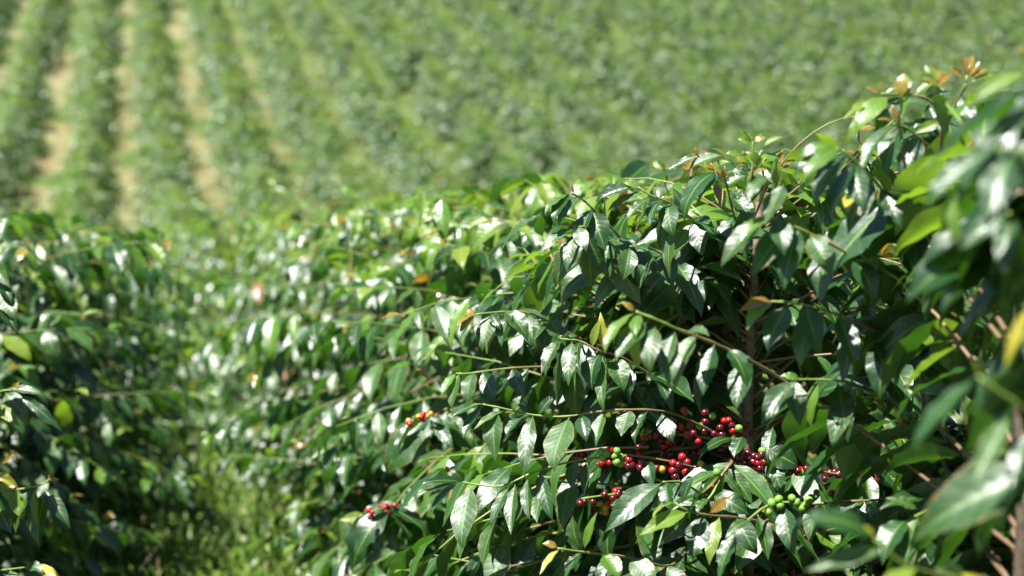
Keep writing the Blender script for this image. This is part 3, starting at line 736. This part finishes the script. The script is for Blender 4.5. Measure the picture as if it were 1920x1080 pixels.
# the bush beside the camera: large soft leaves
observed(NN, [(1990, 360, 1.3), (1930, 300, 1.2), (1870, 280, 1.15)],
  [(1862, 281, 1734, 396, 76, 'm', 0), (1900, 290, 1850, 430, 80), (1920, 300, 1960, 430, 80), (1885, 280, 1990, 300, 50)])
observed(NN, [(2010, 200, 1.3), (1960, 140, 1.25), (1925, 130, 1.22)],
  [(1930, 134, 1822, 202, 40, 'f', 0), (1950, 160, 1872, 320, 70), (1940, 130, 1990, 200, 60), (1935, 100, 1905, 95, 24, 'b', 0), (1940, 90, 1915, 50, 18, 'f', 0)])
observed(NN, [(2060, 900, 1.3), (1980, 810, 1.2), (1900, 752, 1.15), (1832, 706, 1.14)],
  [(1832, 706, 1716, 852, 50, 'm', 0), (1838, 704, 1824, 672, 10, 'f', 0), (1895, 780, 1822, 915, 56), (1940, 800, 1895, 940, 50), (1930, 780, 1990, 880, 60), (1960, 820, 1920, 960, 50)])
observed(NN, [(2020, 640, 1.3), (1960, 590, 1.2), (1925, 575, 1.15)], [(1930, 575, 1884, 688, 38, 'y', 0), (1945, 590, 1960, 700, 60), (1960, 600, 1930, 690, 60)])
observed(NN, [(2000, 470, 1.35), (1940, 430, 1.28), (1890, 400, 1.25)], [(1890, 400, 1800, 470, 50, 'm', 0), (1900, 405, 1880, 520, 70), (1930, 425, 1960, 540, 70), (1790, 370, 1795, 460, 36, 'f', 0), (1940, 430, 1900, 580, 70)])
observed(NN, [(1900, 1110, 1.5), (1800, 1085, 1.4), (1700, 1060, 1.32), (1640, 1010, 1.3)],
  [(1640, 1008, 1488, 985, 74, 'm', 0, (-.2, .8, .6)), (1660, 1030, 1510, 1070, 56, 'm', 0), (1640, 1008, 1620, 985, 14, 'y', 0), (1720, 1066, 1640, 1130, 50, 'f'), (1790, 1083, 1740, 1160, 60, 'f'), (1850, 1095, 1800, 1075, 26, 'y', 0)])
# small new shoots along the top of the right row
TS = np.random.default_rng(55)
for px in list(range(800, 1040, 13)) + list(range(1100, 1480, 30)) + [1610, 1690, 1760]:
    z = float(np.clip((0.90 + TS.normal(0, 0.10)) / ((px - 960) / FPX + 0.191), 1.72, 7.4))
    py = float(np.interp(px, [640, 760, 1000, 1060, 1200, 1300, 1400, 1480, 1560, 1620, 1700, 1800, 1900], [430, 402, 352, 362, 338, 296, 296, 306, 280, 205, 178, 150, 115])) + TS.uniform(-4, 26)
    b = min((q for q in near if q.row == 1), key=lambda q: abs(q.z - z))
    sc = 2.3 / z; ln = 26 * sc
    dx = TS.normal(0, 8) * sc
    lv = []
    for q in range(int(TS.integers(4, 7))):
        a = TS.uniform(-1.5, 1.5); l = ln * TS.uniform(0.7, 1.7)
        kind = 'b' if TS.random() < 0.45 else 'f'
        lv.append((px + dx * 0.5, py + TS.uniform(0, 6), px + dx + math.sin(a) * l, py - math.cos(a) * l * 0.8 + 4, l * TS.uniform(0.36, 0.5), kind, TS.uniform(-0.03, 0.03)))
    observed(b, [(px - dx, py + 50 * sc, z + 0.05), (px - dx * 0.3, py + 22 * sc, z + 0.02), (px + dx * 0.5, py, z)], lv, r=0.002, short=True)
# left row, the bush at the edge of the picture
observed(LB, [(-80, 790, 2.75), (-30, 745, 2.68), (10, 732, 2.66), (30, 734, 2.66)],
  [(10, 736, 45, 780, 30, 'm', -.03), (33, 738, 120, 812, 30, 'm', 0), (14, 728, 86, 744, 20, 'm', 0), (26, 736, 36, 715, 10, 'b', 0), (34, 738, 44, 750, 7, 'b', 0), (-5, 760, 36, 800, 30, 'f'), (30, 745, 52, 800, 22), (0, 740, -30, 790, 30)])
observed(LB, [(-110, 950, 2.7), (-20, 925, 2.62), (40, 917, 2.6), (80, 908, 2.6), (94, 897, 2.6)],
  [(82, 914, 132, 992, 28), (90, 916, 76, 1026, 46), (66, 916, 70, 988, 16, 'f'), (60, 918, 30, 1000, 40), (92, 900, 112, 900, 9, 'b', 0), (93, 899, 94, 887, 6, 'b', 0), (2, 873, 33, 845, 12, 'b', 0), (-10, 885, 36, 915, 22, 'y', 0), (0, 905, 48, 970, 34, 'f'), (-10, 930, 22, 1000, 44), (30, 918, 44, 975, 26, 'f')])
observed(LB, [(-90, 1080, 2.6), (-20, 1072, 2.55), (60, 1062, 2.52)], [(62, 1062, 120, 1092, 20, 'y'), (50, 1064, 84, 1074, 24), (20, 1068, 30, 1130, 40), (-10, 1070, 10, 1130, 40)])
observed(LB, [(-90, 620, 2.8), (-40, 560, 2.76), (-5, 530, 2.75)], [(0, 538, 32, 602, 34), (-5, 530, 22, 570, 20), (-10, 545, 36, 630, 26), (-20, 480, 20, 540, 26)])

for b in near:
    for br in b.branches:
        if not br.hero:
            n_all = len(br.leaves)
            br.leaves = [l for l in br.leaves if keep(b, l)]
            if b.row == 0 and b.z < 5.2:
                for q in range(1, len(br.pts)):
                    px, py, zz = to_px(br.pts[q])
                    if px > -90 and zz < 3.55:
                        cut = np.linalg.norm(br.pts[q] - br.pts[0]) - 0.02
                        br.leaves = [l for l in br.leaves if np.linalg.norm(l.pos - br.pts[0]) < cut]; break
            if b.row == 1 and b.n <= 2:
                lim = (1.5, 1.82, 2.4)[b.n]
                for q in range(1, len(br.pts)):
                    px, py, zz = to_px(br.pts[q])
                    if -100 < px < 2000 and -50 < py < 1150 and zz < (lim if not (b.n == 1 and px > 1650) else 1.55):
                        cut = np.linalg.norm(br.pts[q] - br.pts[0]) - 0.02
                        br.leaves = [l for l in br.leaves if np.linalg.norm(l.pos - br.pts[0]) < cut]; break
            if len(br.leaves) < 0.5 * n_all and b.n <= 3: br.leaves, br.cherries = [], []
            # a shoot ends where its leaves end
            far = max([np.linalg.norm(l.pos - br.pts[0]) for l in br.leaves], default=0.0)
            dd = np.linalg.norm(br.pts - br.pts[0], axis=1)
            nkeep = int((dd <= far + 0.01).sum())
            br.pts = br.pts[:max(nkeep, 2)]; br.rad = np.linspace(br.rad[0], 0.0012, max(nkeep, 2))
            br.cherries = [c for c in br.cherries if to_px(c[0])[2] > 2.36 and to_px(c[0])[1] > 720 and to_px(c[0])[0] > 1050]

for b in near:
    b.branches = [br for br in b.branches if br.hero or br.leaves]

# ---- which leaves show: rays from the eye to each leaf
lib = LO
Vs, Fs, base_i = [], [], 0
for b in near:
    for br in b.branches:
        for lf in br.leaves:
            V, F, U = FAR[lf.var]
            Vs.append(V @ lf.mat3().T + lf.pos); Fs.append(F + base_i); base_i += len(V)
AV = np.concatenate(Vs); AF = np.concatenate(Fs)
bvh = BVHTree.FromPolygons(AV.tolist(), AF.tolist())
camv = Vector(CAM)
def sees(P):
    px, py, z = to_px(P)
    if not (-10 < px < 1930 and -10 < py < 1090 and z > 0.1): return False
    d = Vector(P) - camv; dist = d.length
    hit = bvh.ray_cast(camv, d / dist, dist - 0.006)
    return hit[0] is None
for b in near:
    for br in b.branches:
        for lf in br.leaves:
            V = FAR[lf.var][0] @ lf.mat3().T + lf.pos
            n = sum(sees(V[i] + (CAM - V[i]) * 0.002) for i in (4, 7, 3, 5, 6, 8))
            z = to_px(lf.pos)[2]
            lf.score = n * lf.L / max(z, 0.3)

# ---- build
ICO = None
def cherry_mesh(mat, name):
    """a coffee cherry: slightly long berry with the small crown disc at its end"""
    nr, ns = 7, 10; V, F = [], []
    for i in range(nr + 1):
        a = math.pi * i / nr
        for s in range(ns):
            ph = 2 * math.pi * s / ns
            r = math.sin(a); zz = 1.12 * math.cos(a)
            if i == 0: zz -= 0.10; r = 0.05
            if i == 1: r *= 0.95
            if i == nr: r = 0.05
            V.append((r * math.cos(ph), r * math.sin(ph), zz))
    for i in range(nr):
        for s in range(ns):
            F.append((i * ns + s, (i + 1) * ns + s, (i + 1) * ns + (s + 1) % ns, i * ns + (s + 1) % ns))
    return mesh_np(name, V, F, None, [mat])
CH_MESH = {k: cherry_mesh(m, "cherry") for k, m in M_CH.items()}

LEFT_L = ["sharply seen coffee bush cut by the picture edge, bronze shoot tips, left row",
          "coffee bush mostly beyond the picture edge, behind the one with bronze shoot tips", None, None, None, None, None]
RIGHT_L = ["coffee bush closest to the camera with large soft blurred leaves",
           "tall coffee bush with bronze star tip and green cherries beside the closest bush",
           "coffee bush in sharp focus bearing red cherries and an upright pale shoot",
           "coffee bush just behind the sharply focused one in the right row"]
def near_label(b):
    if b.row == 1:
        if b.n < 4: return RIGHT_L[b.n]
        return f"slightly blurred coffee bush, {ORD[b.n]} from the camera in the right row"
    if b.n < 2: return LEFT_L[b.n]
    return f"blurred coffee bush, {ORD[b.n - 1]} from the picture edge in the left row"
GROUPS = {1: "coffee bushes of the right planting row", 0: "coffee bushes of the left planting row"}

keys_names = {'m': 'leaf', 'f': 'leaf', 'b': 'leaf', 'y': 'leaf', 'd': 'leaf'}
n_leaf_obj = 0
for b in near:
    root = empty("coffee_bush", b.base)
    tag(root, near_label(b), "coffee bush", GROUPS[b.row])
    org = b.base
    sv = tube(b.stem - org, np.linspace(0.019, 0.006, len(b.stem)), 8)
    obj("stem", join_tubes("stem", [sv], M_BARK), root)
    al = [(lf.score + (10 if lf.hero else 0), id(lf)) for br in b.branches for lf in br.leaves if lf.score > 0 or lf.hero]
    al.sort(reverse=True)
    single = {i for s, i in al[:300]}
    rest, hidden_tubes, fruit = [], [], []
    for br in b.branches:
        own = [lf for lf in br.leaves if id(lf) in single]
        rest += [lf for lf in br.leaves if id(lf) not in single]
        tb = tube(br.pts - org, br.rad, 6)
        vis_c = [c for c in br.cherries if br.hero or sees(c[0] + (CAM - c[0]) * 0.006)]
        fruit += [c for c in br.cherries if not (br.hero or sees(c[0] + (CAM - c[0]) * 0.006))]
        if not own and not vis_c and not br.hero:
            hidden_tubes.append(tb); continue
        bo = obj("branch", join_tubes("branch", [tb], M_TWIG), root)
        for lf in own:
            o = obj("leaf", LEAF_MESH[lf.kind, lf.var], bo); n_leaf_obj += 1
            m = Matrix(lf.mat3().tolist()).to_4x4(); m.translation = Vector(lf.pos - org)
            o.matrix_local = m
        for p, col, r in vis_c:
            o = obj("cherry", CH_MESH[col], bo)
            o.location = Vector(p - org); o.scale = (r, r, r)
            o.rotation_euler = (RNG.uniform(0, 3.1), RNG.uniform(0, 3.1), 0)
    # everything of this bush that is hidden among the rest
    if hidden_tubes:
        tag(obj("inner_twigs", join_tubes("inner_twigs", hidden_tubes, M_TWIG), root), kind="stuff")
    if rest:
        for lf in rest: lf.pos = lf.pos - org
        vis = [lf for lf in rest if lf.score > 0]
        tag(obj("inner_foliage", join_leaves("inner_foliage", rest, LO if b.z > 3 else HI if len(rest) < 900 else LO), root), kind="stuff")
        for lf in rest: lf.pos = lf.pos + org
print("leaf objects", n_leaf_obj)

# ------------------------------------------------------------------ bushes further along the two rows: shared shapes
def bush_mesh(seed, H, R, nbr, leaf_len, dens, lib, fresh0=0.03):
    rng = np.random.default_rng(seed)
    stem, brs = grow_bush(rng, H, R, nbr, np.zeros(3), leaf_len, dens, fresh0=fresh0, taper=fresh0 > 0.1)
    leaves = [lf for br in brs for lf in br.leaves]
    return stem, brs, leaves
MIDV = []
for s in range(4):
    stem, brs, leaves = bush_mesh(500 + s, 1.36, 0.96, 84, 0.122, 1.0, LO)
    st = join_tubes("stem", [tube(stem, np.linspace(0.019, 0.006, len(stem)), 6)], M_BARK)
    tw = join_tubes("branches", [tube(br.pts[::2], br.rad[::2], 4) for br in brs], M_TWIG)
    fo = join_leaves("foliage", leaves, LO)
    MIDV.append((st, tw, fo))
for b in mid:
    rng = np.random.default_rng(900 + b.row * 60 + b.n)
    root = empty("coffee_bush", b.base)
    root.rotation_euler = (0, 0, rng.uniform(0, 6.28)); s = rng.uniform(0.92, 1.06); root.scale = (s, s, s * rng.uniform(0.95, 1.03))
    if b.row == 1: lab = f"blurred coffee bush, {ORD[b.n]} from the camera in the right row"
    else: lab = f"blurred coffee bush, {ORD[b.n - 1]} from the picture edge in the left row"
    tag(root, lab, "coffee bush", GROUPS[b.row])
    v = MIDV[b.n % 4]
    obj("stem", v[0], root)
    tag(obj("branches", v[1], root), kind="stuff"); tag(obj("foliage", v[2], root), kind="stuff")

# ------------------------------------------------------------------ the hillside rows
FARV = []
for s in range(5):
    stem, brs, leaves = bush_mesh(700 + s, 1.55, 0.90, 56, 0.14, 0.85, FAR, fresh0=0.35)
    me = join_leaves("hillside_bush", leaves, FAR)
    FARV.append(me)
spots = []
HR = np.random.default_rng(42)
for k in range(-16, 26):
    z = 7.0 + HR.uniform(0, 1)
    if k in (0, 1): z = 27.0
    elif k not in (-1, -2, 2, 3): z = 23.5
    while z < 76:
        x = float(row_xy(k, z)) + HR.normal(0, 0.10)
        if abs(x) < 0.47 * z + 5 and HR.random() > 0.05:
            y = depth_to_y(x, z)
            s = HR.uniform(0.78, 1.15)
            spots.append((k, z, np.array((x, y, float(ground_z(x, y)) - 0.03)), HR.uniform(0, 6.28), s, int(HR.integers(0, 5))))
        z += HR.uniform(0.74, 1.0)
cand = []
for i, (k, z, p, r, s, v) in enumerate(spots):
    px, py, d = to_px(p + np.array((0, 0, 0.9)))
    hid = False
    crest = np.interp(px, [0, 300, 640, 760, 1000, 1200, 1400, 1580, 1650, 1900], [395, 425, 425, 400, 350, 330, 260, 270, 160, 100])
    if -10 < px < 1930 and -10 < py < crest and z > 27 - 1e-6: cand.append((d, i))
cand.sort()
chosen = {i for d, i in cand[:300]}
SIDE = {0: "the hillside row on the right of the upright bare strip", -1: "the hillside row on the left of the upright bare strip"}
def hill_label(k):
    k -= 1
    if k == 0: return "blurred coffee bush in the hillside row flanking the upright bare strip on its right"
    if k == -1: return "blurred coffee bush in the hillside row flanking the upright bare strip on its left"
    if k > 0: return f"blurred coffee bush low on the hillside, {ORD[k]} row right of the upright bare strip"
    return f"blurred coffee bush low on the hillside, {ORD[-k - 1]} row left of the upright bare strip"
rest_pts = []
for i, (k, z, p, r, s, v) in enumerate(spots):
    if i in chosen:
        o = obj("coffee_bush", FARV[v]); o.location = Vector(p); o.rotation_euler = (0, 0, r); o.scale = (s, s, s)
        tag(o, hill_label(k), "coffee bush", f"hillside coffee bushes of the {ORD[k - 1] + ' row right' if k >= 1 else ORD[-k] + ' row left'} of the bare strip")
    else:
        rest_pts.append((p, r, s, v))
# the bushes past the three hundred: one object
mats_far = list(FARV[0].materials)
RV, RF, RM = [], [], []
pm = bpy.data.meshes.new("hillside_bushes")
pm.vertices.add(len(rest_pts)); pm.vertices.foreach_set("co", np.array([p for p, r, s, v in rest_pts], np.float32).ravel())
for nm, tp, vals in (("turn", 'FLOAT', [r for p, r, s, v in rest_pts]), ("size", 'FLOAT', [s for p, r, s, v in rest_pts]), ("shape", 'INT', [v for p, r, s, v in rest_pts])):
    a = pm.attributes.new(nm, tp, 'POINT'); a.data.foreach_set("value", vals)
ho = obj("hillside_coffee_bushes", pm)
tag(ho, "mass of blurred coffee bushes in rows up the far hillside", "coffee bushes", kind="stuff")
ng = bpy.data.node_groups.new("plant_rows", 'GeometryNodeTree')
ng.interface.new_socket("Geometry", in_out='INPUT', socket_type='NodeSocketGeometry')
ng.interface.new_socket("Geometry", in_out='OUTPUT', socket_type='NodeSocketGeometry')
gi = ng.nodes.new("NodeGroupInput"); go = ng.nodes.new("NodeGroupOutput"); jn = ng.nodes.new("GeometryNodeJoinGeometry")
src = {}
for o in bpy.data.objects:
    if o.type == 'MESH' and o.data in FARV and FARV.index(o.data) not in src: src[FARV.index(o.data)] = o
def attr(nm, tp):
    n = ng.nodes.new("GeometryNodeInputNamedAttribute"); n.data_type = tp; n.inputs[0].default_value = nm; return n.outputs[0]
for v, so in src.items():
    oi = ng.nodes.new("GeometryNodeObjectInfo"); oi.transform_space = 'ORIGINAL'; oi.inputs[0].default_value = so
    cmpn = ng.nodes.new("FunctionNodeCompare"); cmpn.data_type = 'INT'; cmpn.operation = 'EQUAL'
    ins = [s for s in cmpn.inputs if s.type == 'INT']
    ng.links.new(attr("shape", 'INT'), ins[0]); ins[1].default_value = v
    ip = ng.nodes.new("GeometryNodeInstanceOnPoints")
    ng.links.new(gi.outputs[0], ip.inputs["Points"]); ng.links.new(cmpn.outputs[0], ip.inputs["Selection"])
    ng.links.new(oi.outputs["Geometry"], ip.inputs["Instance"])
    cx = ng.nodes.new("ShaderNodeCombineXYZ"); ng.links.new(attr("turn", 'FLOAT'), cx.inputs[2]); ng.links.new(cx.outputs[0], ip.inputs["Rotation"])
    ng.links.new(attr("size", 'FLOAT'), ip.inputs["Scale"])
    ng.links.new(ip.outputs[0], jn.inputs[0])
ng.links.new(jn.outputs[0], go.inputs[0])
md = ho.modifiers.new("rows", 'NODES'); md.node_group = ng

# ------------------------------------------------------------------ grass of the path between the rows
GR = np.random.default_rng(11)
def blades(n, zr, ur, hr, width, lean=0.5):
    Vs, Fs, b = [], [], 0
    for i in range(n):
        z = GR.uniform(*zr) ; u = GR.normal(ur[0], ur[1])
        q = float(np.clip((z - 5.0) / 17.0, 0, 1)); q = q * q * (3 - 2 * q)
        x = -0.075 + u - 0.191 * z - 2.03 * q; y = z / cp
        g = float(ground_z(x, y)); h = GR.uniform(*hr)
        a = GR.uniform(0, 6.28); d = np.array((math.cos(a), math.sin(a), 0)); sd = np.array((-d[1], d[0], 0)) * width * 0.5 * GR.uniform(0.6, 1.3)
        le = GR.uniform(0.1, lean * 1.6)
        P = np.array((x, y, g - 0.01)); pts = [P, P + Z * h * 0.5 + d * h * 0.15 * le, P + Z * h * (0.9 - 0.25 * le) + d * h * 0.55 * le, P + Z * h * (1.0 - 0.5 * le) + d * h * 1.0 * le]
        for j, q in enumerate(pts):
            w = (1, 0.85, 0.5, 0.05)[j]; Vs += [q - sd * w, q + sd * w]
        for j in range(3): Fs.append((b + 2 * j, b + 2 * j + 1, b + 2 * j + 3, b + 2 * j + 2))
        b += 8
    return np.array(Vs), np.array(Fs)
V1, F1 = blades(13000, (3.2, 15), (0.0, 0.36), (0.06, 0.30), 0.010)
V2, F2 = blades(2200, (3.8, 9), (0.05, 0.30), (0.10, 0.26), 0.026, 0.8)
grass = obj("grass", mesh_np("grass", np.concatenate([V1, V2]), np.concatenate([F1, F2 + len(V1)]), None, [M_GRASS]))
tag(grass, "green grass and weeds growing along the path between the two rows", "grass", kind="stuff")
Vd, Fd = blades(220, (3.4, 9), (0.05, 0.34), (0.15, 0.40), 0.004, 0.5)
tag(obj("dry_grass", mesh_np("dry_grass", Vd, Fd, None, [M_STRAW])), "thin straw-coloured dry grass stalks among the path grass", "grass", kind="stuff")

# broad-leaved weeds and fallen leaves on the path
WR = np.random.default_rng(21)
def scatter_leaves(n, zr, su, kinds, size, up):
    out = []
    for i in range(n):
        z = WR.uniform(*zr); u = WR.normal(0.02, su)
        q = float(np.clip((z - 5.0) / 17.0, 0, 1)); q = q * q * (3 - 2 * q)
        x = -0.075 + u - 0.191 * z - 2.03 * q; y = z / cp
        a = WR.uniform(0, 6.28)
        ch = np.array((math.cos(a), math.sin(a), WR.uniform(*up)))
        p = np.array((x, y, float(ground_z(x, y)) + (WR.uniform(0.02, 0.16) if up[1] > 0.3 else 0.012)))
        out.append(Leaf(p, ch, Z + WR.normal(0, 0.25, 3), WR.uniform(*size), str(WR.choice(kinds)), int(WR.integers(0, 4)), WR.uniform(0.8, 1.3)))
    return out
tag(obj("path_weeds", join_leaves("path_weeds", scatter_leaves(1100, (3.6, 11), 0.30, ['f', 'f', 'm'], (0.04, 0.10), (-0.2, 0.9)), LO)),
    "low broad-leaved weeds among the grass on the path", "weeds", kind="stuff")
tag(obj("fallen_leaves", join_leaves("fallen_leaves", scatter_leaves(260, (3.4, 11), 0.45, ['d', 'd', 'y'], (0.07, 0.13), (-0.05, 0.15)), LO)),
    "brown fallen coffee leaves lying on the path", "leaves", kind="stuff")
